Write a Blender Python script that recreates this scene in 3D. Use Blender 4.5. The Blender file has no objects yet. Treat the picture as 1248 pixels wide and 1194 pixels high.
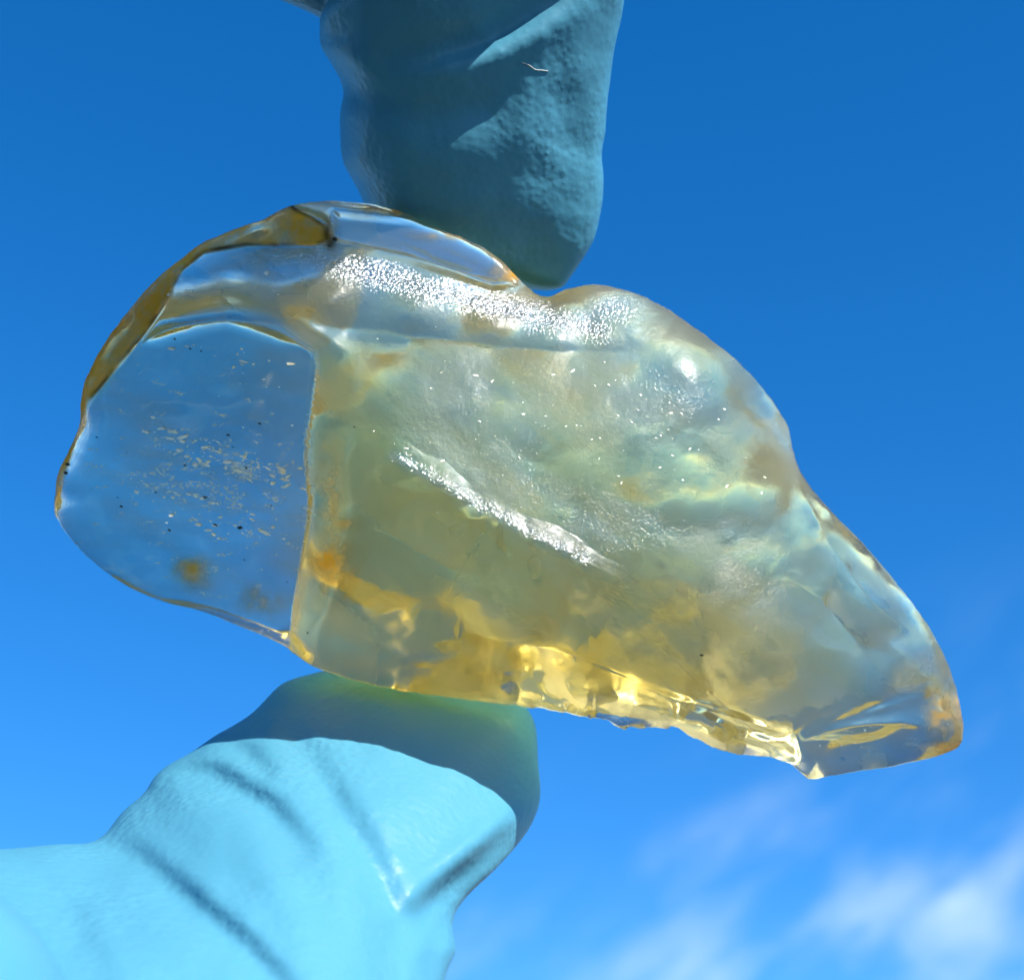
import bpy, math, random
import numpy as np
from mathutils import Matrix, Vector

# ------------------------------------------------------------------ camera, sky, sun
S = bpy.context.scene
MM = 0.001
K = 0.0575              # millimetres per design unit in the plane of the stone
D = 120.0               # camera to stone, mm
PITCH = 30.0            # the camera looks up at the sky
CAM = Vector((0, 0, 1.55))

cd = bpy.data.cameras.new('camera')
cam = bpy.data.objects.new('camera', cd)
S.collection.objects.link(cam)
cam.location = CAM
cam.rotation_euler = (math.radians(90 + PITCH), 0, 0)
cd.sensor_width = 36.0
cd.lens = 36.0 * D / (1248 * K)
cd.clip_start = 0.005
cd.clip_end = 20000
cd.dof.use_dof = True
cd.dof.focus_distance = (D - 7) * MM
cd.dof.aperture_fstop = 55
S.camera = cam
R3 = Matrix.Rotation(math.radians(90 + PITCH), 3, 'X')
FRAME = Matrix.Translation(CAM + R3 @ Vector((0, 0, -D * MM))) @ R3.to_4x4()

SUN = R3 @ Vector((0.53, 0.84, 0.20)).normalized()      # towards the sun
elev = math.asin(SUN.z)
azim = math.atan2(SUN.x, SUN.y)
W = bpy.data.worlds.new('World')
S.world = W
W.use_nodes = True
nt = W.node_tree
nt.nodes.clear()
wo = nt.nodes.new('ShaderNodeOutputWorld')
bg = nt.nodes.new('ShaderNodeBackground')
sky = nt.nodes.new('ShaderNodeTexSky')
sky.sky_type = 'NISHITA'
sky.sun_disc = False
sky.sun_elevation = elev
sky.sun_rotation = azim
sky.altitude = 1500
sky.air_density = 1.0
sky.dust_density = 0.0
sky.ozone_density = 4.0
bg.inputs['Strength'].default_value = 0.15
hs = nt.nodes.new('ShaderNodeHueSaturation')
hs.inputs['Saturation'].default_value = 1.32
hs.inputs['Hue'].default_value = 0.5025
nt.links.new(sky.outputs[0], hs.inputs['Color'])
def wm(op, a, b=0.0, clamp=False):
    x = nt.nodes.new('ShaderNodeMath'); x.operation = op; x.use_clamp = clamp
    for i, v in ((0, a), (1, b)):
        if isinstance(v, (int, float)): x.inputs[i].default_value = v
        else: nt.links.new(v, x.inputs[i])
    return x.outputs[0]
def wr(f, a, b, lo=0.0, hi=1.0):
    x = nt.nodes.new('ShaderNodeMapRange'); x.interpolation_type = 'SMOOTHSTEP'
    nt.links.new(f, x.inputs[0])
    for i, v in ((1, a), (2, b), (3, lo), (4, hi)): x.inputs[i].default_value = v
    return x.outputs[0]
wtc = nt.nodes.new('ShaderNodeTexCoord')
wsep = nt.nodes.new('ShaderNodeSeparateXYZ')
nt.links.new(wtc.outputs['Generated'], wsep.inputs[0])
az = wm('ARCTAN2', wsep.outputs[0], wsep.outputs[1])
el = wm('ARCSINE', wsep.outputs[2])
# thin cirrus, drawn out up to the right, thickest low in the east
ca, sa = math.cos(0.55), math.sin(0.55)
p_ = wm('ADD', wm('MULTIPLY', az, ca), wm('MULTIPLY', el, sa))
q_ = wm('SUBTRACT', wm('MULTIPLY', el, ca), wm('MULTIPLY', az, sa))
def wnoise(fx, fy, off, detail=4.0):
    c = nt.nodes.new('ShaderNodeCombineXYZ')
    nt.links.new(wm('MULTIPLY', p_, fx), c.inputs[0]); nt.links.new(wm('MULTIPLY', q_, fy), c.inputs[1])
    c.inputs[2].default_value = off
    x = nt.nodes.new('ShaderNodeTexNoise'); x.inputs['Scale'].default_value = 1.0; x.inputs['Detail'].default_value = detail
    nt.links.new(c.outputs[0], x.inputs['Vector'])
    return x.outputs['Fac']
lowk = wr(wm('SUBTRACT', el, wm('MULTIPLY', az, 0.35)), 0.16, 0.38, 1.0, 0.0)
wisp = wr(wnoise(7, 24, 14.1, 6.0), 0.44, 0.80)
puff = wr(wnoise(10, 17, 3.7, 6.0), 0.46, 0.80)
cl_f = wm('MULTIPLY', lowk, wm('ADD', wm('MULTIPLY', wisp, 0.34), wm('MULTIPLY', puff, 0.50)), True)
cmx = nt.nodes.new('ShaderNodeMix'); cmx.data_type = 'RGBA'
nt.links.new(cl_f, cmx.inputs[0]); nt.links.new(hs.outputs[0], cmx.inputs[6])
cmx.inputs[7].default_value = (3.5, 4.5, 5.2, 1)
nt.links.new(cmx.outputs[2], bg.inputs['Color'])
nt.links.new(bg.outputs[0], wo.inputs['Surface'])

sl = bpy.data.lights.new('sun', 'SUN')
sl.energy = 5.0
sl.angle = math.radians(0.53)
sl.color = (1.0, 0.96, 0.88)
so = bpy.data.objects.new('sun', sl)
S.collection.objects.link(so)
so.rotation_euler = SUN.to_track_quat('Z', 'Y').to_euler()
so.location = (0, 0, 5)

S.view_settings.view_transform = 'Standard'
S.view_settings.look = 'None'
S.view_settings.exposure = 0.7
S.view_settings.gamma = 1.0
S.view_settings.use_curve_mapping = False
S.cycles.max_bounces = 16
S.cycles.transmission_bounces = 16
S.cycles.diffuse_bounces = 8
S.cycles.volume_bounces = 6
S.cycles.glossy_bounces = 8
S.cycles.sample_clamp_indirect = 6.0
S.cycles.use_denoising = True

# ------------------------------------------------------------------ helpers
def P(px, py, z):
    """design units (x right, y down, 624/597 at the middle) and depth in mm -> local mm"""
    f = 1 - z / D
    return np.stack([(px - 624) * K * f, (597 - py) * K * f, z + 0 * px], -1)

def _hash(ix, iy, iz, seed):
    h = (ix * 374761393 + iy * 668265263 + iz * 2147483647 + seed * 974711) & 0xFFFFFFFF
    h = ((h ^ (h >> 13)) * 1274126177) & 0xFFFFFFFF
    h = ((h ^ (h >> 16)) * 2246822519) & 0xFFFFFFFF
    return ((h ^ (h >> 15)) & 0xFFFF) / 65535.0

def vnoise(x, y, z, seed=0):
    xi, yi, zi = [np.floor(a).astype(np.int64) for a in (x, y, z)]
    fx, fy, fz = x - xi, y - yi, z - zi
    fx, fy, fz = [a * a * a * (a * (a * 6 - 15) + 10) for a in (fx, fy, fz)]
    r = 0
    for dx in (0, 1):
        for dy in (0, 1):
            for dz in (0, 1):
                w = (fx if dx else 1 - fx) * (fy if dy else 1 - fy) * (fz if dz else 1 - fz)
                r = r + w * _hash(xi + dx, yi + dy, zi + dz, seed)
    return r * 2 - 1

def fbm(x, y, z, oct=4, seed=0, gain=0.5):
    r, a = 0, 1.0
    for o in range(oct):
        r = r + a * vnoise(x * 2 ** o + 17.3 * o, y * 2 ** o + 5.1 * o, z * 2 ** o, seed + o)
        a *= gain
    return r

def sstep(a, b, x):
    t = np.clip((x - a) / (b - a), 0, 1)
    return t * t * (3 - 2 * t)

def polydist(px, py, pts, closed=False):
    """distance to a polyline, parameter along it (0..1) and signed side"""
    pts = np.asarray(pts, float)
    A = pts
    B = np.roll(pts, -1, 0)
    if not closed:
        A, B = pts[:-1], pts[1:]
    L = np.hypot(*(B - A).T)
    cum = np.concatenate([[0], np.cumsum(L)])
    best = np.full(px.shape, 1e9)
    par = np.zeros(px.shape)
    side = np.ones(px.shape)
    for i, (a, b) in enumerate(zip(A, B)):
        dx, dy = b - a
        t = np.clip(((px - a[0]) * dx + (py - a[1]) * dy) / (L[i] ** 2), 0, 1)
        ex, ey = px - a[0] - t * dx, py - a[1] - t * dy
        d = np.hypot(ex, ey)
        m = d < best
        best = np.where(m, d, best)
        par = np.where(m, (cum[i] + t * L[i]) / cum[-1], par)
        side = np.where(m, np.sign(dx * ey - dy * ex), side)
    return best, par, side

def inside(px, py, pts):
    pts = np.asarray(pts, float)
    c = np.zeros(px.shape, bool)
    for a, b in zip(pts, np.roll(pts, -1, 0)):
        if a[1] == b[1]:
            continue
        m = (a[1] > py) != (b[1] > py)
        xx = (b[0] - a[0]) * (py - a[1]) / (b[1] - a[1]) + a[0]
        c ^= m & (px < xx)
    return c

def psdf(px, py, pts):
    d = polydist(px, py, pts, True)[0]
    return np.where(inside(px, py, pts), d, -d)      # positive inside

def catmull(pts, n, closed=True):
    pts = np.asarray(pts, float)
    m = len(pts)
    out = []
    segs = m if closed else m - 1
    for i in range(segs):
        if closed:
            p = [pts[(i + k) % m] for k in (-1, 0, 1, 2)]
        else:
            p = [pts[min(max(i + k, 0), m - 1)] for k in (-1, 0, 1, 2)]
        for t in np.linspace(0, 1, n, endpoint=False):
            out.append(0.5 * (2 * p[1] + (p[2] - p[0]) * t + (2 * p[0] - 5 * p[1] + 4 * p[2] - p[3]) * t * t
                              + (3 * p[1] - p[0] - 3 * p[2] + p[3]) * t ** 3))
    if not closed:
        out.append(pts[-1])
    return np.array(out)

def tps(pts, smooth=0.0):
    pts = np.asarray(pts, float)
    X, z = pts[:, :2] / 100.0, pts[:, 2]
    n = len(X)
    def phi(r2):
        return np.where(r2 > 1e-12, r2 * np.log(np.maximum(r2, 1e-12)), 0)
    r2 = ((X[:, None] - X[None]) ** 2).sum(-1)
    A = np.zeros((n + 3, n + 3))
    A[:n, :n] = phi(r2) + smooth * np.eye(n)
    A[:n, n] = A[n, :n] = 1
    A[:n, n + 1:] = X
    A[n + 1:, :n] = X.T
    w = np.linalg.solve(A, np.concatenate([z, [0, 0, 0]]))
    def f(px, py):
        x, y = px / 100.0, py / 100.0
        r = w[n] + w[n + 1] * x + w[n + 2] * y
        for k in range(n):
            r = r + w[k] * phi((x - X[k, 0]) ** 2 + (y - X[k, 1]) ** 2)
        return r
    return f

def mesh_from(name, co, faces_quad=None, faces_tri=None):
    me = bpy.data.meshes.new(name)
    nq = 0 if faces_quad is None else len(faces_quad)
    ntr = 0 if faces_tri is None else len(faces_tri)
    idx = []
    if nq: idx.append(np.asarray(faces_quad).ravel())
    if ntr: idx.append(np.asarray(faces_tri).ravel())
    idx = np.concatenate(idx).astype(np.int32)
    tot = np.concatenate([np.full(nq, 4), np.full(ntr, 3)]).astype(np.int32)
    start = np.concatenate([[0], np.cumsum(tot)[:-1]]).astype(np.int32)
    me.vertices.add(len(co))
    me.vertices.foreach_set('co', np.asarray(co, np.float32).ravel())
    me.loops.add(len(idx))
    me.loops.foreach_set('vertex_index', idx)
    me.polygons.add(len(tot))
    me.polygons.foreach_set('loop_start', start)
    me.update(calc_edges=True)
    me.validate()
    me.polygons.foreach_set('use_smooth', np.ones(len(me.polygons), bool))
    me.update()
    return me

def attr(me, name, val):
    a = me.attributes.new(name, 'FLOAT', 'POINT')
    a.data.foreach_set('value', np.asarray(val, np.float32))

def link(name, me, mat=None, parent=None, local=None):
    o = bpy.data.objects.new(name, me)
    S.collection.objects.link(o)
    if mat:
        me.materials.append(mat)
    if parent:
        o.parent = parent
        if local is not None:
            o.matrix_local = local
    return o

class N:
    """short node builder"""
    def __init__(s, nt): s.nt = nt
    def __call__(s, typ, _props=None, **inp):
        n = s.nt.nodes.new('ShaderNode' + typ)
        for k, v in (_props or {}).items(): setattr(n, k, v)
        for k, v in inp.items():
            k = k.replace('_', ' ')
            sock = n.inputs[int(k[1:])] if k[0] == 'i' and k[1:].isdigit() else n.inputs[k]
            if isinstance(v, bpy.types.NodeSocket): s.nt.links.new(v, sock)
            else: sock.default_value = v
        return n
    def math(s, op, a, b=0.0, clamp=False):
        return s('Math', dict(operation=op, use_clamp=clamp), i0=a, i1=b).outputs[0]
    def ramp(s, f, a, b, lo=0.0, hi=1.0):
        return s('MapRange', dict(interpolation_type='SMOOTHSTEP'), Value=f, From_Min=a, From_Max=b, To_Min=lo, To_Max=hi).outputs[0]
    def mixc(s, f, a, b):
        n = s.nt.nodes.new('ShaderNodeMix'); n.data_type = 'RGBA'
        for sock, v in ((n.inputs[0], f), (n.inputs[6], a), (n.inputs[7], b)):
            if isinstance(v, bpy.types.NodeSocket): s.nt.links.new(v, sock)
            else: sock.default_value = v
        return n.outputs[2]
    def attr(s, name):
        return s('Attribute', dict(attribute_name=name)).outputs['Fac']

def new_mat(name):
    m = bpy.data.materials.new(name)
    m.use_nodes = True
    m.node_tree.nodes.clear()
    return m, N(m.node_tree)

# ------------------------------------------------------------------ ground (below the frame, seen only through the glass)
gm, n = new_mat('dark_soil')
tc = n('TexCoord')
nz = n('TexNoise', Vector=tc.outputs['Object'], Scale=0.6, Detail=6.0)
col = n.mixc(nz.outputs['Fac'], (0.018, 0.016, 0.012, 1), (0.032, 0.028, 0.02, 1))
b = n('BsdfPrincipled', Base_Color=col, Roughness=0.95)
n.nt.links.new(b.outputs[0], n('OutputMaterial').inputs['Surface'])
g = 6000.0
gs = np.array([(-g, -g, 0), (g, -g, 0), (g, g, 0), (-g, g, 0)])
go = link('ground', mesh_from('ground', gs, [(0, 1, 2, 3)]), gm)
go['kind'] = 'structure'
go['label'] = 'bare dark ground far below the held stone'

# ------------------------------------------------------------------ the glass
OUT = [(66, 612), (71, 578), (85, 546), (97, 520), (99, 492), (105, 462), (128, 418), (160, 374), (190, 341), (215, 320),
       (250, 295), (290, 278), (320, 268), (345, 255), (370, 248), (402, 245), (440, 247), (472, 253), (502, 264), (541, 281),
       (580, 297), (608, 315), (630, 338), (649, 355), (668, 361), (697, 351), (730, 347), (770, 356), (808, 374), (842, 396),
       (882, 426), (920, 461), (948, 498), (962, 525), (968, 556), (985, 590), (1020, 630), (1060, 671), (1098, 717), (1130, 760),
       (1154, 805), (1168, 850), (1174, 888), (1170, 907), (1151, 918), (1120, 926), (1080, 935), (1030, 942), (989, 949), (977, 941),
       (960, 929), (930, 921), (898, 919), (872, 911), (846, 899), (820, 886), (792, 886), (766, 889), (740, 880), (700, 870),
       (640, 861), (560, 851), (480, 840), (422, 826), (382, 812), (357, 796), (344, 785), (300, 766), (250, 746), (200, 733),
       (160, 716), (120, 690), (86, 656), (69, 630)]
outline = catmull(OUT, 10)
CX, CY = 600.0, 610.0
ang = np.arctan2(outline[:, 1] - CY, outline[:, 0] - CX)
rad = np.hypot(outline[:, 1] - CY, outline[:, 0] - CX)
o_ = np.argsort(ang)
NT, NR = 1500, 150
# equal arc-length spokes
cl = np.concatenate([outline, outline[:1]])
sl_ = np.concatenate([[0], np.cumsum(np.hypot(*np.diff(cl, axis=0).T))])
tt = np.linspace(0, sl_[-1], NT, endpoint=False)
bx, by = np.interp(tt, sl_, cl[:, 0]), np.interp(tt, sl_, cl[:, 1])
th = np.arctan2(by - CY, bx - CX)
edge_noise = 1.2 * fbm(bx / 14.0, by / 14.0, 0 * bx, 3, 5)
chip = sstep(560, 760, bx) * sstep(1000, 860, bx) * (by > 800)
rr = np.hypot(by - CY, bx - CX) + edge_noise * (0.6 + 2.5 * chip)
s_ = np.linspace(0, 1, NR + 1)[1:]
u_ = np.sin(s_ * math.pi / 2) ** 0.9
gx = CX + u_[:, None] * (rr * np.cos(th))[None]
gy = CY + u_[:, None] * (rr * np.sin(th))[None]
gx = np.concatenate([[CX], gx.ravel()])
gy = np.concatenate([[CY], gy.ravel()])
rim_pts = np.stack([CX + rr * np.cos(th), CY + rr * np.sin(th)], -1)
dist = polydist(gx, gy, rim_pts[::4], True)[0]
dist[-NT:] = 0

MAIN = [(190, 385, 58), (280, 372, 66), (345, 388, 78), (385, 425, 108), (120, 440, 30), (150, 400, 34),
        (230, 340, 30), (300, 318, 30), (360, 300, 38), (420, 315, 44), (500, 330, 46), (580, 350, 47), (660, 375, 50), (720, 392, 58),
        (300, 352, 48), (400, 366, 86), (500, 384, 88), (600, 403, 88), (680, 413, 88), (740, 413, 86),
        (430, 265, 8), (520, 285, 14), (590, 305, 20), (620, 340, 28), (450, 295, 33), (540, 320, 40),
        (420, 408, 72), (500, 414, 80), (600, 428, 85), (700, 436, 92), (780, 432, 90),
        (430, 460, 112), (500, 480, 126), (600, 500, 134), (700, 520, 140), (800, 530, 138), (880, 540, 115), (940, 560, 80),
        (490, 565, 156), (560, 602, 166), (640, 648, 174), (720, 688, 178), (800, 730, 170), (880, 775, 160), (950, 800, 140),
        (560, 550, 150), (650, 580, 154), (750, 630, 160), (850, 650, 146), (920, 680, 130), (980, 700, 100),
        (420, 560, 122), (410, 650, 112), (400, 740, 85), (450, 650, 136), (520, 680, 146), (600, 720, 142), (700, 770, 134),
        (800, 820, 118), (900, 850, 104), (450, 780, 86), (550, 810, 80), (650, 835, 74), (760, 865, 60), (850, 880, 58),
        (1000, 770, 112), (1060, 790, 88), (1100, 830, 70), (1140, 870, 45), (1040, 850, 88), (990, 880, 78), (1080, 885, 60),
        (1000, 640, 62), (1060, 710, 62), (1110, 770, 50), (900, 475, 76), (850, 440, 96), (940, 520, 50), (720, 365, 52), (770, 382, 66),
        (395, 500, 92), (390, 600, 84), (380, 700, 70), (370, 780, 50)]
FACET = [(60, 620), (80, 540), (100, 500), (130, 470), (160, 425), (200, 400), (250, 389), (290, 387), (335, 398), (368, 417), (386, 436),
         (382, 490), (377, 540), (380, 590), (382, 625), (374, 670), (365, 710), (358, 760), (357, 800), (340, 800), (200, 760), (60, 700)]
LEFT = [(120, 600, 28), (150, 520, 26), (200, 450, 36), (280, 415, 42), (340, 430, 36), (370, 470, 22), (370, 560, 8), (368, 650, 0),
        (350, 740, -6), (250, 550, 20), (250, 650, 16), (180, 660, 20), (300, 720, 4), (200, 705, 10), (150, 440, 42), (90, 600, 24), (310, 600, 10)]
zm = tps(MAIN, 0.02)(gx, gy)
zl = tps(LEFT, 0.02)(gx, gy)
fs = psdf(gx, gy, catmull(FACET, 4))
fm = sstep(-9, 9, fs)
crease = sstep(340, 372, gx) * sstep(400, 440, gy)
Rc = 26 + 26 * crease
tq = np.clip((3 - fs) / Rc, 0, 1)
zf = zl + (zm - zl) * np.maximum(1 - (1 - tq) ** 2, 0) ** 0.8
# ridges of the front (crisp crests and furrows)
def crest(line, amp, w, taper=True):
    d, t, sd = polydist(gx, gy, line)
    a = amp * (np.sin(np.clip(t, 0, 1) * math.pi) ** 0.5 if taper else 1)
    return a * np.exp(-(d / w) ** 1.2)
def brow(line, amp, up, down):
    """a crest with a straight flank above it and a rounded one below"""
    d, t, sd = polydist(gx, gy, line)
    a = amp * np.sin(np.clip(t, 0, 1) * math.pi) ** 0.4
    wv = fbm(gx / 38, gy / 38, 0 * gx, 3, 121)
    up = up * np.clip(1 + 0.4 * wv, 0.4, 1.6); a = a * np.clip(1 + 0.4 * wv, 0.4, 1.6)
    u = np.maximum(1 - d / up, 0)
    u = np.where(u > 0.85, u - (u - 0.85) ** 2 / 0.3, u)
    return np.where(sd < 0, a * u, a * 0.925 * np.exp(-(d / down) ** 2))
zf += brow([(474, 550), (490, 562), (560, 602), (640, 650), (722, 690), (760, 710)], 16, 22, 46)
zf += crest([(960, 540), (978, 600), (1010, 660), (1060, 730), (1110, 770), (1125, 830)], 12, 16)
zf += crest([(975, 900), (1040, 885), (1100, 880), (1150, 890)], 14, 12)
zf -= crest([(560, 770), (680, 790), (800, 838), (940, 880)], 14, 20)
zf += crest([(700, 800), (820, 850), (960, 895)], 12, 14)
zf -= crest([(940, 690), (1000, 730), (1060, 800), (1080, 860)], 12, 40)
zf -= crest([(400, 640), (470, 650), (560, 700)], 8, 20)
zf -= crest([(380, 396), (470, 404), (560, 418), (680, 428), (770, 428)], 8, 12)
# the rolled, stained edge along the upper left sits behind the front face
BEAD = [(60, 640), (84, 565), (108, 490), (150, 440), (178, 405), (200, 372), (222, 330), (248, 308), (300, 299), (350, 300), (385, 299), (405, 291), (396, 274), (380, 263), (360, 254), (345, 238), (200, 235), (40, 420), (30, 640)]
bs = psdf(gx, gy, BEAD)
bm_ = sstep(-3, 4, bs)
zf = zf * (1 - bm_) + 30 * bm_
# wear at several sizes
zf += 4 * fbm(gx / 90, gy / 90, 0 * gx, 3, 11) * (1 - 0.6 * fm) * (0.35 + 0.65 * sstep(400, 470, gy)) + 0.5 * fbm(gx / 22, gy / 22, 0 * gx, 3, 21) * (1 - 0.75 * fm)
BACK = [(120, 600, -52), (200, 450, -62), (200, 680, -58), (330, 420, -80), (330, 600, -70), (320, 730, -60), (450, 300, -58), (600, 340, -70),
        (450, 460, -120), (450, 620, -150), (420, 760, -100), (600, 500, -140), (600, 650, -175), (600, 780, -120), (750, 440, -120), (760, 600, -160),
        (760, 720, -150), (740, 830, -90), (900, 540, -100), (900, 700, -130), (900, 830, -95), (1030, 700, -80), (1040, 820, -85), (1120, 850, -50), (250, 340, -45)]
zb = tps(BACK, 0.05)(gx, gy)
zb += (22 * fbm(gx / 110 + 7, gy / 80, 0 * gx, 2, 31) + 1.0 * fbm(gx / 30, gy / 30, 0 * gx, 2, 41)) * (1 - 0.85 * fm)
topf = psdf(gx, gy, [(408, 262), (500, 272), (600, 310), (628, 345), (600, 350), (500, 318), (410, 300)])
tm = sstep(-6, 6, topf)
zf = zf * (1 - tm) + (24 + 0.22 * (gy - 262 - 0.33 * (gx - 408))) * tm
zrim = 8 + 10 * fbm(gx / 160, gy / 160, 0 * gx, 2, 51) - 12 * sstep(-40, 0, bs)
def prof(d, R):
    t = np.clip(d / R, 0, 1)
    return np.sqrt(np.maximum(1 - (1 - t) ** 2, 0))
RF = 34 + 26 * sstep(500, 900, gx) - 16 * sstep(-20, 20, bs) - 20 * sstep(380, 330, gx) * sstep(640, 690, gy)
zF = zrim + (zf - zrim) * prof(dist, RF)
RB = 60 - 47 * sstep(380, 330, gx) * sstep(600, 660, gy)
zB = zrim + (zb - zrim) * prof(dist, RB)
lip = sstep(380, 640, gx) * sstep(1000, 940, gx) * sstep(690, 760, gy)      # under the lower lip the back is broken off at a slant
sw = np.mod((gx - 640) / 118.0 + 0.25 * fbm(gx / 90, gy / 60, 0 * gx, 2, 161), 1.0)
saw = np.where(sw < 0.82, 0.5 - sw / 0.82, -0.5 + (sw - 0.82) / 0.18)       # flat chips, one beside the next
slant = zrim - 4 + 38 * saw * sstep(0, 30, dist) * sstep(590, 690, gx) - dist * (0.95 + 0.07 * fbm(gx / 100, gy / 70, 0 * gx, 2, 37))
zB = zB * (1 - lip) + lip * np.maximum(zB, slant)
SH = [(215, 345), (250, 325), (300, 310), (400, 303), (430, 325), (410, 372), (345, 384), (280, 366), (195, 388)]
thin = np.maximum(sstep(-18, 6, topf), sstep(-34, 34, psdf(gx, gy, SH)))       # clear slabs with a parallel back
zB = zB * (1 - thin) + (zF - 58 * prof(dist, 30)) * thin
zF = np.maximum(zF, zB + 3 * (dist > 0))
nv = len(gx)
front = P(gx, gy, zF * K)
back = P(gx[:-NT], gy[:-NT], zB[:-NT] * K)
co = np.concatenate([front, back]) * MM
def ringidx(side):
    r = np.zeros((NR, NT), int)
    for k in range(NR):
        r[k] = 1 + k * NT + np.arange(NT)
    if side:
        r = r + nv
        r[NR - 1] = 1 + (NR - 1) * NT + np.arange(NT)
    return r
quads, tris = [], []
for side in (0, 1):
    r = ringidx(side)
    a, b_, c, d_ = r[:-1], np.roll(r[:-1], -1, 1), np.roll(r[1:], -1, 1), r[1:]
    q = np.stack([a, d_, c, b_], -1).reshape(-1, 4)
    c0 = nv if side else 0
    t3 = np.stack([np.full(NT, c0), r[0], np.roll(r[0], -1)], -1)
    if not side:
        # y runs down in design units: the order below faces the camera
        q = q[:, ::-1]; t3 = t3[:, ::-1]
    quads.append(q); tris.append(t3)
gme = mesh_from('glass_stone', co, np.concatenate(quads), np.concatenate(tris))

# surface finish, per vertex: frost = ground, sand-blasted skin; stain = iron-stained skin; glint_pits = pitting with pale gold painted in for glints
frost_main = (1 - fm) * (1 - bm_)
rd, rt, rs = polydist(gx, gy, [(380, 470), (430, 520), (490, 562), (560, 602), (640, 650), (722, 690), (800, 735), (950, 805), (1200, 900)])
soft = 55 * sstep(690, 860, gx)
above = sstep(-14 - soft, 10 + soft, np.where(rs < 0, rd, -rd))
frost = 0.16 + frost_main * (0.24 + 0.42 * above * sstep(290, 400, gy))
frost *= 1 - 0.72 * sstep(790, 1000, gx - 0.25 * (gy - 500))
lipf = sstep(560, 640, gx) * sstep(1010, 960, gx) * sstep(60, 25, dist) * (gy > 760)
shm = sstep(-12, 16, psdf(gx, gy, SH))
frost = np.where(tm > 0, frost * (1 - 0.45 * tm), frost)
frost = np.maximum(frost, 0.36 * shm * (1 - tm))
frost *= (1 - 0.92 * fm) * (1 - 0.85 * lipf)
frost *= 0.8 + 0.35 * fbm(gx / 60, gy / 60, 0 * gx, 3, 61)
frost = np.maximum(frost, 0.62 * np.exp(-((gx - 842) / 55) ** 2 - ((gy - 450) / 50) ** 2))
frost = np.clip(frost, 0.015, 1)
stain = bm_ * (0.95 + 0.5 * fbm(gx / 55, gy / 55, 0 * gx, 3, 71))
for (sx, sy, rx, ry, am) in [(405, 690, 22, 34, 1), (400, 600, 16, 60, .6), (235, 695, 22, 16, .7), (1150, 870, 22, 30, .8), (1160, 912, 30, 12, .9), (320, 730, 30, 18, .45), (480, 258, 40, 7, .8), (560, 288, 50, 6, .6), (625, 335, 22, 10, .9), (415, 640, 25, 12, .5), (610, 330, 22, 14, .6), (400, 285, 10, 14, .9)]:
    stain = np.maximum(stain, am * np.exp(-((gx - sx) / rx) ** 2 - ((gy - sy) / ry) ** 2) * (0.8 + 0.5 * fbm(gx / 18, gy / 18, 0 * gx, 3, 81)))
glint_pits = (0.75 * np.exp(-((gx - 270 - 0.2 * (gy - 590)) / 95) ** 2 - ((gy - 585 - 0.12 * (gx - 270)) / 62) ** 2) + 0.16) * fm
pad = lambda v, bv: np.concatenate([v, np.full(nv - NT, bv) if np.isscalar(bv) else bv[:-NT]])
attr(gme, 'frost', pad(frost, np.clip((0.40 + 1.1 * fbm((gx * 0.87 + gy * 0.5) / 150, (gy * 0.87 - gx * 0.5) / 42, 0 * gx, 4, 91, 0.6)) * (1 - 0.85 * fm), 0.03, 1)))
attr(gme, 'stain', pad(np.clip(stain, 0, 1), np.clip(stain * 0.7, 0, 1)))
attr(gme, 'glint_pits', pad(glint_pits, 0.0))
veil = fm * np.clip(0.10 + 0.45 * np.exp(-((gx - 275) / 110) ** 2 - ((gy - 590 - 0.2 * (gx - 275)) / 55) ** 2) * np.clip(0.3 + 1.2 * fbm((gx + 0.2 * gy) / 45, (gy - 0.25 * gx) / 11, 0 * gx, 3, 171), 0, 1) + 0.30 * fbm((gx + 0.3 * gy) / 120, (gy - 0.3 * gx) / 45, 0 * gx, 4, 101, 0.6), 0, 0.5) + 0.30 * tm + (1 - tm) * 0.7 * sstep(-10, 25, psdf(gx, gy, SH)) * np.clip(0.55 + 0.5 * fbm(gx / 60, gy / 25, 0 * gx, 3, 141), 0, 1)
attr(gme, 'veil', pad(veil, 0.0))
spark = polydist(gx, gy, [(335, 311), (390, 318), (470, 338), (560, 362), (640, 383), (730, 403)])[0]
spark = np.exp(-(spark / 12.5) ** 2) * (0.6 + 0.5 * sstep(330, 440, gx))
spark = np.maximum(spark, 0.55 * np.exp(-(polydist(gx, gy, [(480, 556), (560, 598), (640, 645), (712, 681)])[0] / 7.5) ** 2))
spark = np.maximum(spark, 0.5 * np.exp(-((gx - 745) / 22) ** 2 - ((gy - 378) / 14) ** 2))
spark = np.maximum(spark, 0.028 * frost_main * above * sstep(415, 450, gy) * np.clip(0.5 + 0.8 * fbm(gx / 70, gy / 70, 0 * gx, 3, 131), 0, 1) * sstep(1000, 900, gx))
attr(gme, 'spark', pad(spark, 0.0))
warm = np.clip(0.22 + 0.75 * (1 - above) * sstep(1080, 780, gx) + 0.8 * sstep(520, 400, gx) * sstep(410, 450, gy) + 0.4 * fbm((gx * 0.87 + gy * 0.5) / 130, (gy * 0.87 - gx * 0.5) / 40, 0 * gx, 3, 151), 0, 1)
warm *= (1 - fm) * sstep(380, 430, gy) * (1 - 0.5 * sstep(800, 600, gy) * sstep(560, 900, gx))
warm *= 1 - 0.8 * lipf
attr(gme, 'warm', pad(warm, 0.0))
groove = np.exp(-((bs - 1.5) / 2.6) ** 2) * sstep(515, 470, gy) * (gx < 402) * (gy > 250) * np.clip(0.55 + 0.8 * fbm(gx / 25, gy / 25, 0 * gx, 3, 111), 0, 1)  # dark brown line painted along the inner edge of the rim
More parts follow.
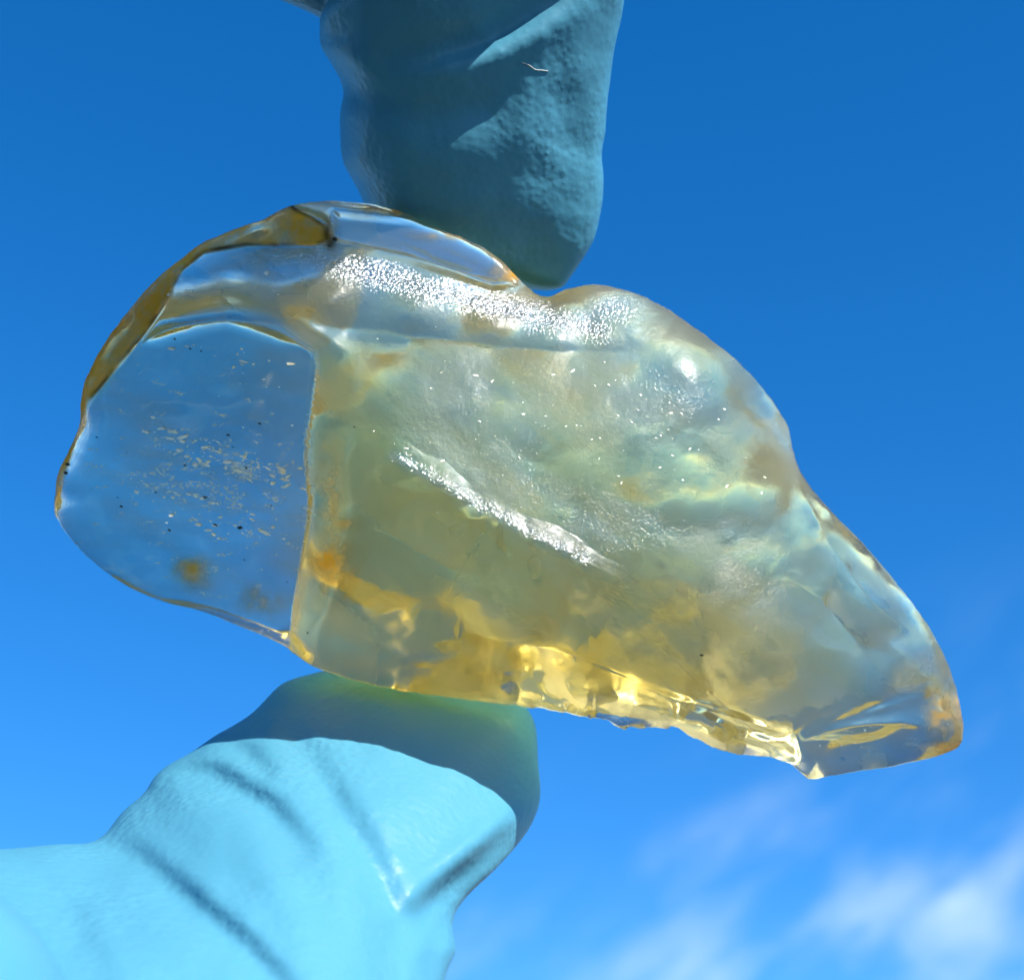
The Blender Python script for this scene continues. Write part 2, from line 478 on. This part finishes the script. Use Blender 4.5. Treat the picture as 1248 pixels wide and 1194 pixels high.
for (sx, sy, rx, ry) in [(403, 296, 7, 10), (398, 285, 5, 14)]:
    groove = np.maximum(groove, np.exp(-((gx - sx) / rx) ** 2 - ((gy - sy) / ry) ** 2))
attr(gme, 'dark_line', pad(groove, 0.0))

m, n = new_mat('desert_glass')
tc = n('TexCoord').outputs['Object']
fr, st, gr, ve = n.attr('frost'), n.attr('stain'), n.attr('glint_pits'), n.attr('veil')
spk = n('TexNoise', Vector=tc, Scale=4200.0, Detail=2.0)
fine = n('TexNoise', Vector=tc, Scale=2600.0, Detail=3.0, Roughness=0.6)
mid = n('TexNoise', Vector=tc, Scale=700.0, Detail=4.0, Roughness=0.6)
big = n('TexNoise', Vector=tc, Scale=160.0, Detail=4.0, Roughness=0.55)
mp = n('Mapping', Vector=tc, Rotation=(0, 0, 0.35), Scale=(700.0, 2100.0, 900.0))
streak = n('TexNoise', Vector=mp.outputs[0], Scale=1.0, Detail=4.0, Roughness=0.6)
h = n.math('ADD', n.math('MULTIPLY', fine.outputs['Fac'], 0.5), mid.outputs['Fac'])
flk = n.math('MULTIPLY', n.ramp(n.math('ADD', streak.outputs['Fac'], n.math('MULTIPLY', gr, 0.20)), 0.62, 0.74), n.ramp(gr, 0.02, 0.2), True)
flk = n.math('MULTIPLY', flk, n.ramp(spk.outputs['Fac'], 0.44, 0.58))
bst = n.math('ADD', n.ramp(fr, 0, 1, 0.015, 0.20), n.math('MULTIPLY', flk, 0.25))
bump = n('Bump', Strength=bst, Distance=0.0004, Height=h)
bump2 = n('Bump', Strength=n.math('ADD', n.math('MULTIPLY', fr, 0.9), n.math('ADD', flk, n.math('MULTIPLY', n.attr('spark'), 0.6)), True), Distance=0.0004, Height=n.math('ADD', spk.outputs['Fac'], n.math('MULTIPLY', mid.outputs['Fac'], 0.6)))
rough = n.math('ADD', n.math('MULTIPLY', fr, 0.55), 0.02)
st = n.math('MULTIPLY', st, n.ramp(mid.outputs['Fac'], 0.32, 0.58, 0.60, 1.0))
wa = n.attr('warm')
tint = n.mixc(st, n.mixc(wa, (1, 1, 1, 1), (1.0, 0.90, 0.60, 1)), (0.80, 0.50, 0.16, 1))
glass = n('BsdfGlass', Color=tint, Roughness=rough, IOR=1.46, Normal=bump.outputs[0])
gloss = n('BsdfGlossy', Color=n.mixc(flk, (1, 1, 1, 1), (1.0, 0.86, 0.58, 1)), Roughness=0.22, Normal=bump2.outputs[0])
gl = n('MixShader', i0=n.math('ADD', n.math('MULTIPLY', fr, 0.006), n.math('MULTIPLY', n.attr('spark'), 0.62), True), i1=glass.outputs[0], i2=gloss.outputs[0])
hazec = n.mixc(st, n.mixc(wa, (0.64, 0.68, 0.64, 1), (0.88, 0.74, 0.42, 1)), (0.95, 0.52, 0.08, 1))
dif = n('BsdfDiffuse', Color=hazec, Normal=bump.outputs[0])
trl = n('BsdfTranslucent', Color=hazec, Normal=bump.outputs[0])
hz = n('MixShader', i0=n.ramp(st, 0.2, 0.9, 0.82, 0.68), i1=dif.outputs[0], i2=trl.outputs[0])
hf = n.math('MULTIPLY', fr, n.ramp(big.outputs['Fac'], 0.3, 0.75, 0.04, 0.34))
hf = n.math('ADD', hf, n.ramp(st, 0.0, 0.85, 0.0, 0.88), True)
hf = n.math('ADD', hf, n.math('MULTIPLY', ve, 0.75), True)
mx = n('MixShader', i0=hf, i1=gl.outputs[0], i2=hz.outputs[0])
fdif = n('BsdfDiffuse', Color=(0.95, 0.86, 0.66, 1), Normal=bump.outputs[0])  # pale gold put into the colour for glints off the flecks
fgl = n('MixShader', i0=0.4, i1=fdif.outputs[0], i2=gloss.outputs[0])
mx = n('MixShader', i0=n.math('MULTIPLY', flk, 0.7), i1=mx.outputs[0], i2=fgl.outputs[0])
ddif = n('BsdfDiffuse', Color=(0.05, 0.028, 0.010, 1))
mx = n('MixShader', i0=n.math('MULTIPLY', n.attr('dark_line'), 0.85), i1=mx.outputs[0], i2=ddif.outputs[0])
va = n('VolumeAbsorption', Color=(0.975, 0.875, 0.36, 1), Density=92.0)
vs = n('VolumeScatter', Color=(1.0, 0.95, 0.80, 1), Density=27.0, Anisotropy=0.3)
vol = n('AddShader', i0=va.outputs[0], i1=vs.outputs[0])
om = n('OutputMaterial', Surface=mx.outputs[0], Volume=vol.outputs[0])
stone = link('glass_stone', gme, m)
stone.matrix_world = FRAME
stone['label'] = 'translucent pale yellow lump of natural glass pinched between gloved thumb and finger'
stone['category'] = 'glass stone'

# ------------------------------------------------------------------ the gloved hand
def tube(stations, nv_, nu, folds=(), tip=0.5, lump=0.0, seed=0, depth=0.86, egg=0.0, e=0.88):
    """stations: (lx,ly, rx,ry, z) edge pairs from the tip; swept, closed at both ends with a rounded tip"""
    st_ = catmull(np.array(stations, float), max(2, nv_ // (len(stations) - 1)), False)
    L, Rr, z = st_[:, 0:2], st_[:, 2:4], st_[:, 4]
    c = (L + Rr) / 2
    hw = np.hypot(*(Rr - L).T) / 2
    Pc = P(c[:, 0], c[:, 1], z)
    PL, PR = P(L[:, 0], L[:, 1], z), P(Rr[:, 0], Rr[:, 1], z)
    side = (PR - PL) / 2
    w = np.linalg.norm(side, axis=1, keepdims=True)
    side = side / w
    ax = np.gradient(Pc, axis=0)
    ax /= np.linalg.norm(ax, axis=1, keepdims=True)
    fn = np.zeros_like(ax); fn[:, 2] = 1
    u = np.linspace(0, 2 * math.pi, nu, endpoint=False)
    cu, su = np.cos(u), np.sin(u)
    cu2, su2 = np.sign(cu) * np.abs(cu) ** e, np.sign(su) * np.abs(su) ** e
    pos = Pc[:, None] + w[:, None] * (cu2[None, :, None] * side[:, None] + depth * (su2 * (1 - egg * cu2))[None, :, None] * fn[:, None])
    nrm = cu2[None, :, None] * side[:, None] / 1.0 + su2[None, :, None] * fn[:, None] / depth
    nrm /= np.linalg.norm(nrm, axis=2, keepdims=True)
    f = 1 - pos[..., 2] / D
    qx = pos[..., 0] / (K * f) + 624
    qy = 597 - pos[..., 1] / (K * f)
    disp = lump * fbm(pos[..., 0] / 5.0, pos[..., 1] / 5.0, pos[..., 2] / 5.0, 3, seed)
    for (line, amp, wd, asym) in folds:
        d, t, sd = polydist(qx, qy, line)
        prof_ = np.where(sd > 0, np.exp(-(d / (wd * asym)) ** 2), np.exp(-(d / wd) ** 2))
        end = np.sin(np.clip(t, 0.0, 1) * math.pi) ** 0.6
        disp = disp + amp * prof_ * end * sstep(-0.35, 0.1, su)[None]
    pos = pos + disp[..., None] * nrm
    # rounded tip
    nvn = len(st_)
    caps = []
    ntip = 26
    w0 = w[0, 0]
    outv = np.array([side[0][1], -side[0][0], 0.0]); outv = outv * np.sign(-(outv @ ax[0])); outv /= np.linalg.norm(outv)
    base = pos[0] - Pc[0]
    for k in range(1, ntip + 1):
        a = k / ntip * math.pi / 2
        caps.append(Pc[0] + base * math.cos(a) ** 0.8 + outv * w0 * tip * math.sin(a) if k < ntip else (Pc[0] + outv * w0 * tip)[None].repeat(nu, 0) + base * 0.002)
    pos = np.concatenate([np.array(caps[::-1]), pos])
    nn = len(pos)
    idx = np.arange(nn * nu).reshape(nn, nu)
    q = np.stack([idx[:-1], np.roll(idx[:-1], -1, 1), np.roll(idx[1:], -1, 1), idx[1:]], -1).reshape(-1, 4)
    co_ = pos.reshape(-1, 3)
    # end caps
    t1 = np.stack([np.full(nu, nn * nu), np.roll(idx[0], -1), idx[0]], -1)
    t2 = np.stack([np.full(nu, nn * nu + 1), idx[-1], np.roll(idx[-1], -1)], -1)
    co_ = np.concatenate([co_, pos[0].mean(0)[None], pos[-1].mean(0)[None]])
    return co_, q, np.concatenate([t1, t2])

def limb(pts, nu=40, nseg=14):
    """plain tapering limb through (x,y,z,r) in mm, rounded at both ends"""
    c = catmull(np.array(pts, float), nseg, False)
    Pc, r = c[:, :3], c[:, 3]
    ax = np.gradient(Pc, axis=0)
    ax /= np.linalg.norm(ax, axis=1, keepdims=True)
    ref = np.cross(ax, [0.3, 0.2, 0.9]); ref /= np.linalg.norm(ref, axis=1, keepdims=True)
    bi = np.cross(ax, ref)
    ks = np.linspace(0, math.pi / 2, 9)[1:-1]
    cen = np.concatenate([[Pc[0] - ax[0] * r[0] * math.sin(a) for a in ks[::-1]], Pc, [Pc[-1] + ax[-1] * r[-1] * math.sin(a) for a in ks]])
    rad_ = np.concatenate([[r[0] * math.cos(a) for a in ks[::-1]], r, [r[-1] * math.cos(a) for a in ks]])
    R1 = np.concatenate([ref[:1].repeat(7, 0), ref, ref[-1:].repeat(7, 0)])
    R2 = np.concatenate([bi[:1].repeat(7, 0), bi, bi[-1:].repeat(7, 0)])
    u = np.linspace(0, 2 * math.pi, nu, endpoint=False)
    pos = cen[:, None] + rad_[:, None, None] * (np.cos(u)[None, :, None] * R1[:, None] + np.sin(u)[None, :, None] * R2[:, None])
    nn = len(pos)
    idx = np.arange(nn * nu).reshape(nn, nu)
    q = np.stack([idx[:-1], np.roll(idx[:-1], -1, 1), np.roll(idx[1:], -1, 1), idx[1:]], -1).reshape(-1, 4)
    co_ = np.concatenate([pos.reshape(-1, 3), pos[0].mean(0)[None], pos[-1].mean(0)[None]])
    t1 = np.stack([np.full(nu, nn * nu), np.roll(idx[0], -1), idx[0]], -1)
    t2 = np.stack([np.full(nu, nn * nu + 1), idx[-1], np.roll(idx[-1], -1)], -1)
    return co_, q, np.concatenate([t1, t2])

INDEX = [(452, 262, 690, 345, -7.6), (440, 235, 722, 292, -7.0), (424, 205, 733, 235, -6.1), (419, 170, 736, 190, -5.3), (413, 120, 743, 130, -4.2),
         (402, 75, 749, 80, -3.3), (392, 45, 753, 42, -2.6), (402, 10, 756, 5, -1.8), (398, -60, 762, -60, -0.4), (396, -220, 770, -220, 3.0)]
IFOLD = [([(720, -40), (650, 8), (590, 42), (520, 62), (450, 62)], -1.3, 22, 1.0), ([(720, 5), (650, 45), (590, 74), (520, 92), (470, 92)], 0.42, 18, 1.0),
         ([(640, 105), (590, 128), (520, 140), (450, 135)], -0.5, 20, 1.0), ([(380, 52), (420, 62), (470, 88)], 0.5, 12, 1.0),
         ([(385, 90), (430, 112), (500, 128)], -0.6, 18, 1.0), ([(425, 225), (450, 200), (470, 160)], -0.2, 16, 1.0)]
TFOLD = [([(165, 968), (212, 938), (262, 943), (330, 985), (385, 1045)], -1.1, 12, 1.9), ([(345, 880), (395, 962), (445, 1040), (480, 1112), (478, 1240)], -0.95, 20, 1.6),
         ([(105, 1018), (170, 1046), (235, 1101), (300, 1155), (375, 1240)], -1.25, 14, 2.2), ([(655, 978), (600, 1012), (545, 1060), (485, 1110)], 0.95, 13, 1.6),
         ([(645, 1020), (585, 1056), (525, 1103), (490, 1160)], -0.8, 14, 1.5), ([(320, 880), (375, 950), (420, 1045), (450, 1140)], 0.45, 22, 1.3),
         ([(20, 1050), (85, 1105), (135, 1210)], -0.5, 15, 2.4), ([(285, 1010), (345, 1090), (395, 1200)], 0.35, 24, 1.0), ([(555, 1100), (535, 1140), (520, 1200)], -0.5, 11, 1.5),
         ([(262, 896), (300, 915), (335, 945)], -0.6, 9, 2.0)]
THUMB = [(330, 845), (345, 832), (375, 822), (420, 815), (520, 824), (600, 838), (634, 854), (647, 870), (654, 890), (656, 930), (659, 968), (652, 996), (636, 1023), (605, 1058),
         (575, 1086), (557, 1108), (551, 1130), (556, 1158), (546, 1180), (538, 1210), (500, 1330), (420, 1450), (200, 1560), (-100, 1580), (-330, 1450), (-400, 1250), (-300, 1100), (-150, 1055),
         (-50, 1038), (20, 1033), (70, 1028), (108, 1027), (128, 1016), (140, 1000), (153, 985), (176, 966), (188, 946), (206, 931), (232, 917), (262, 896), (284, 884), (308, 868)]
TZ = [(350, 845, -3), (500, 845, -4), (640, 880, -5), (650, 970, -1), (290, 885, 1), (420, 930, 2.5), (190, 945, 5), (400, 1000, 8.5), (600, 1058, 8), (130, 1015, 10), (555, 1110, 12), (300, 1080, 16),
      (70, 1030, 14), (0, 1040, 17), (540, 1190, 17), (400, 1190, 22), (150, 1190, 27), (-200, 1060, 26), (-300, 1300, 38), (300, 1450, 36), (0, 1500, 42)]
def thumb(nt_=700, nr_=130):
    o = catmull(THUMB, 10)
    o = np.concatenate([o, o[:1]])
    l = np.concatenate([[0], np.cumsum(np.hypot(*np.diff(o, axis=0).T))])
    q = np.linspace(0, l[-1], nt_, endpoint=False)
    rim = np.stack([np.interp(q, l, o[:, 0]), np.interp(q, l, o[:, 1])], -1)
    c = np.array([330.0, 1120.0])
    u = np.sin(np.linspace(0, 1, nr_ + 1)[1:] * math.pi / 2)
    xy = (c + u[:, None, None] * (rim - c)).reshape(-1, 2)
    x, y = np.concatenate([[c[0]], xy[:, 0]]), np.concatenate([[c[1]], xy[:, 1]])
    d = polydist(x, y, rim[::3], True)[0]
    d[-nt_:] = 0
    zc = tps(TZ, 0.05)(x, y)
    p = prof(d, 175)
    z1 = zc + 7.6 * p + 0.3 * fbm(x / 90, y / 90, 0 * x, 3, 9) * p
    for (line, amp, wd, asym) in TFOLD:
        dd, t, sd = polydist(x, y, line)
        z1 = z1 + 1.6 * amp * np.where(sd > 0, np.exp(-(dd / (wd * asym)) ** 2), np.exp(-(dd / wd) ** 2)) * np.sin(np.clip(t, 0, 1) * math.pi) ** 0.6 * np.minimum(1, p * 1.6)
    z2 = zc - 7.6 * p
    n1 = len(x)
    co_ = np.concatenate([P(x, y, z1), P(x[:-nt_], y[:-nt_], z2[:-nt_])])
    qs, ts = [], []
    for sdn in (0, 1):
        r = np.array([1 + k * nt_ + np.arange(nt_) for k in range(nr_)]) + (n1 if sdn else 0)
        if sdn: r[-1] = 1 + (nr_ - 1) * nt_ + np.arange(nt_)
        a_ = np.stack([r[:-1], r[1:], np.roll(r[1:], -1, 1), np.roll(r[:-1], -1, 1)], -1).reshape(-1, 4)
        t3_ = np.stack([np.full(nt_, n1 if sdn else 0), r[0], np.roll(r[0], -1)], -1)
        if not sdn: a_, t3_ = a_[:, ::-1], t3_[:, ::-1]
        qs.append(a_); ts.append(t3_)
    return co_, np.concatenate(qs), np.concatenate(ts)
pieces = [tube(INDEX, 300, 260, IFOLD, tip=0.22, lump=0.25, seed=3, depth=0.8, egg=0.45),
          thumb()]
def mmp(px, py, z):
    p = P(np.array(float(px)), np.array(float(py)), float(z)); return tuple(p)
it = mmp(583, -220, 3)
tb = mmp(-165, 1305, 50)
pieces += [limb([it + (9.6,), (-8, 50, 22, 10), (-30, 45, 46, 10.5), (-62, 22, 78, 12)]),
           limb([tb + (8.5,), (-44, -34, 62, 11.5), (-66, -28, 84, 15), (-92, -12, 104, 19)]),
           limb([(-11.6, 36.9, -5, 3.4), (-20, 44, 2, 8.0), (-38, 52, 30, 10), (-66, 20, 84, 12)]),
           limb([(-50, 20, 20, 8), (-60, 40, 30, 9), (-76, 40, 60, 10), (-78, 14, 90, 12)]),
           limb([(-76, 14, 44, 7), (-82, 30, 56, 8), (-92, 28, 80, 9), (-92, 8, 98, 11)]),
           limb([(-62, 20, 80, 13), (-78, 12, 92, 15), (-92, 0, 104, 19), (-120, -20, 130, 22)]),
           limb([(-70, 18, 86, 12), (-88, 6, 98, 14), (-104, -8, 112, 18)]),
           limb([(-66, -26, 84, 15), (-76, -8, 88, 15), (-82, 8, 92, 13)])]
CO, Q, T, off = [], [], [], 0
for c_, q_, t_ in pieces:
    CO.append(c_); Q.append(q_ + off); T.append(t_ + off); off += len(c_)
hme = mesh_from('gloved_hand', np.concatenate(CO) * MM, np.concatenate(Q), np.concatenate(T))

m, n = new_mat('nitrile')
tc = n('TexCoord').outputs['Object']
vor = n('TexVoronoi', dict(feature='SMOOTH_F1'), Vector=tc, Scale=1900.0)
nz1 = n('TexNoise', Vector=tc, Scale=900.0, Detail=3.0)
nz2 = n('TexNoise', Vector=tc, Scale=120.0, Detail=3.0)
h = n.math('ADD', n.math('MULTIPLY', vor.outputs['Distance'], -1.0), nz1.outputs['Fac'])
bump = n('Bump', Strength=n.ramp(nz2.outputs['Fac'], 0.3, 0.7, 0.06, 0.30), Distance=0.0003, Height=h)
col = n.mixc(nz2.outputs['Fac'], (0.066, 0.262, 0.375, 1), (0.082, 0.295, 0.41, 1))
b = n('BsdfPrincipled', Base_Color=col, Roughness=0.42, Normal=bump.outputs[0])
b.inputs['Specular IOR Level'].default_value = 0.26
n.nt.links.new(b.outputs[0], n('OutputMaterial').inputs['Surface'])
hand = link('gloved_hand', hme, m)
hand.matrix_world = FRAME
rm = hand.modifiers.new('union', 'REMESH')
rm.mode = 'VOXEL'; rm.voxel_size = 0.00035; rm.use_smooth_shade = True
sm = hand.modifiers.new('smooth', 'SMOOTH')
sm.iterations = 4; sm.factor = 0.5
hand['label'] = 'hand in a pale blue nitrile glove pinching the glass between thumb and index finger'
hand['category'] = 'gloved hand'

# ------------------------------------------------------------------ small things
random.seed(4)
def front_z(px, py):
    k = np.argmin((gx - px) ** 2 + (gy - py) ** 2)
    return zF[k] * K
spk_co, spk_f = [], []
SPECKS = [(213, 413, 3), (232, 425, 2), (245, 428, 2), (316, 516, 2.6), (278, 530, 3), (284, 545, 2.2), (118, 533, 2.4), (148, 617, 3.4), (143, 606, 2.2),
          (225, 567, 2.6), (330, 616, 2.4), (236, 716, 2.4), (298, 682, 2.4), (80, 576, 5), (82, 566, 3), (350, 709, 1.8), (206, 646, 1.8), (155, 552, 2), (262, 640, 2.6), (292, 643, 3.4),
          (402, 300, 5), (408, 292, 4), (855, 798, 3), (432, 520, 2.5), (375, 771, 3), (250, 606, 2), (190, 600, 1.6), (300, 570, 1.8)]
for (px, py, r) in SPECKS:
    c = P(np.array(float(px)), np.array(float(py)), float(front_z(px, py)))
    rr_ = r * K * 0.8 * random.uniform(0.45, 1.15)
    a0 = random.uniform(-0.6, 0.2)
    base = len(spk_co)
    for (ux, uy, uz) in [(1.6, 0, 0), (0.5, 0.8, 0.1), (-0.6, 0.7, 0), (-1.5, 0.1, 0.1), (-0.5, -0.7, 0), (0.7, -0.6, 0.1), (0, 0, 0.6), (0.1, 0, -0.6)]:
        j = random.uniform(0.7, 1.2)
        x, y = ux * j, uy * j
        spk_co.append(c + rr_ * np.array([x * math.cos(a0) - y * math.sin(a0), x * math.sin(a0) + y * math.cos(a0), uz * j]))
    for q in range(6):
        spk_f.append((base + q, base + (q + 1) % 6, base + 6)); spk_f.append((base + (q + 1) % 6, base + q, base + 7))
m, n = new_mat('dark_mineral')
n.nt.links.new(n('BsdfPrincipled', Base_Color=(0.02, 0.015, 0.01, 1), Roughness=0.6).outputs[0], n('OutputMaterial').inputs['Surface'])
sp = link('mineral_specks', mesh_from('mineral_specks', np.array(spk_co) * MM, None, spk_f), m, stone)
sp['kind'] = 'stuff'
sp['label'] = 'tiny dark mineral specks in the clear end of the glass'

# pale flakes added to stand for sun glints, in drifts in the clear end and scattered on the frosted face
fl_co, fl_f = [], []
HV = Vector((0.53, 0.84, 1.18)).normalized()
DRIFT = [(60, 262, 548, 52, 6, 0.34), (40, 285, 572, 40, 5, 0.30), (26, 225, 605, 50, 6, 0.2), (34, 275, 640, 48, 8, 0.15), (24, 320, 455, 50, 18, 0.35), (14, 330, 580, 22, 6, 0.4), (16, 250, 590, 90, 60, 0.2),
         (26, 270, 340, 60, 18, 0.1), (70, 700, 500, 110, 40, 0.25), (40, 860, 545, 50, 40, 0.3), (26, 560, 590, 60, 20, 0.5), (18, 1000, 905, 50, 10, -0.1)]
for (cnt, mx_, my_, sx, sy, sl2) in DRIFT:
    for _ in range(cnt):
        a = random.gauss(0, 1); px = mx_ + a * sx; py = my_ + a * sx * sl2 + random.gauss(0, 1) * sy
        big_ = random.random() ** 3
        if psdf(np.array([px]), np.array([py]), outline[::4])[0] < 22: continue
        r = (0.7 + 2.6 * big_) * (1.0 if px < 390 else 0.5)
        c = P(np.array(px), np.array(py), float(front_z(px, py)) + 0.02)
        nv3 = (HV + Vector((random.gauss(0, .10), random.gauss(0, .10), random.gauss(0, .08)))).normalized()
        t1_ = nv3.cross(Vector((0.2, 0.97, 0))).normalized(); t2_ = nv3.cross(t1_); ra = random.gauss(0.25, 0.7 if px > 390 else 0.35); t1_, t2_ = t1_ * math.cos(ra) + t2_ * math.sin(ra), t2_ * math.cos(ra) - t1_ * math.sin(ra)
        base = len(fl_co)
        st2 = random.uniform(1.0, 3.2)
        for q in range(7):
            an = q / 7 * 2 * math.pi
            rr2 = r * K * random.uniform(0.6, 1.2)
            fl_co.append(c + np.array(t1_ * math.cos(an) * rr2 * st2 + t2_ * math.sin(an) * rr2))
        fl_co.append(c + np.array(nv3) * r * K * 0.35); fl_co.append(c - np.array(nv3) * r * K * 0.5)
        for q in range(7):
            fl_f.append((base + q, base + (q + 1) % 7, base + 7)); fl_f.append((base + (q + 1) % 7, base + q, base + 8))
m, n = new_mat('pale_glint')
n.nt.links.new(n('BsdfPrincipled', Base_Color=(0.95, 0.90, 0.76, 1), Roughness=0.30).outputs[0], n('OutputMaterial').inputs['Surface'])
fo = link('glint_flakes', mesh_from('glint_flakes', np.array(fl_co) * MM, None, fl_f), m, stone)
fo.data.polygons.foreach_set('use_smooth', np.zeros(len(fo.data.polygons), bool))
fo['kind'] = 'stuff'
fo['label'] = 'pale flakes added to stand for gold glints in the glass'

# a pale fibre clinging to the finger
from mathutils.bvhtree import BVHTree
bpy.context.view_layer.update()
bv = BVHTree.FromObject(hand, bpy.context.evaluated_depsgraph_get())
fc = []
for (px, py) in catmull([(637, 77), (645, 80), (652, 85), (660, 86), (668, 87)], 5, False):
    a = Vector((0, 0, D * MM)); b_ = Vector(P(np.array(px), np.array(py), -10.0)) * MM
    hit = bv.ray_cast(a, (b_ - a).normalized())
    fc.append(tuple(np.array(hit[0]) / MM + np.array([0, 0, 0.04])) + (0.026,) if hit[0] else (0, 0, 0, .01))
c_, q_, t_ = limb(fc, 8, 2)
m, n = new_mat('pale_fibre')
n.nt.links.new(n('BsdfPrincipled', Base_Color=(0.75, 0.74, 0.70, 1), Roughness=0.5).outputs[0], n('OutputMaterial').inputs['Surface'])
fb = link('fibre', mesh_from('fibre', c_ * MM, q_, t_), m)
fb.matrix_world = FRAME
fb['label'] = 'short pale fibre clinging to the gloved index finger above the glass'
fb['category'] = 'fibre'
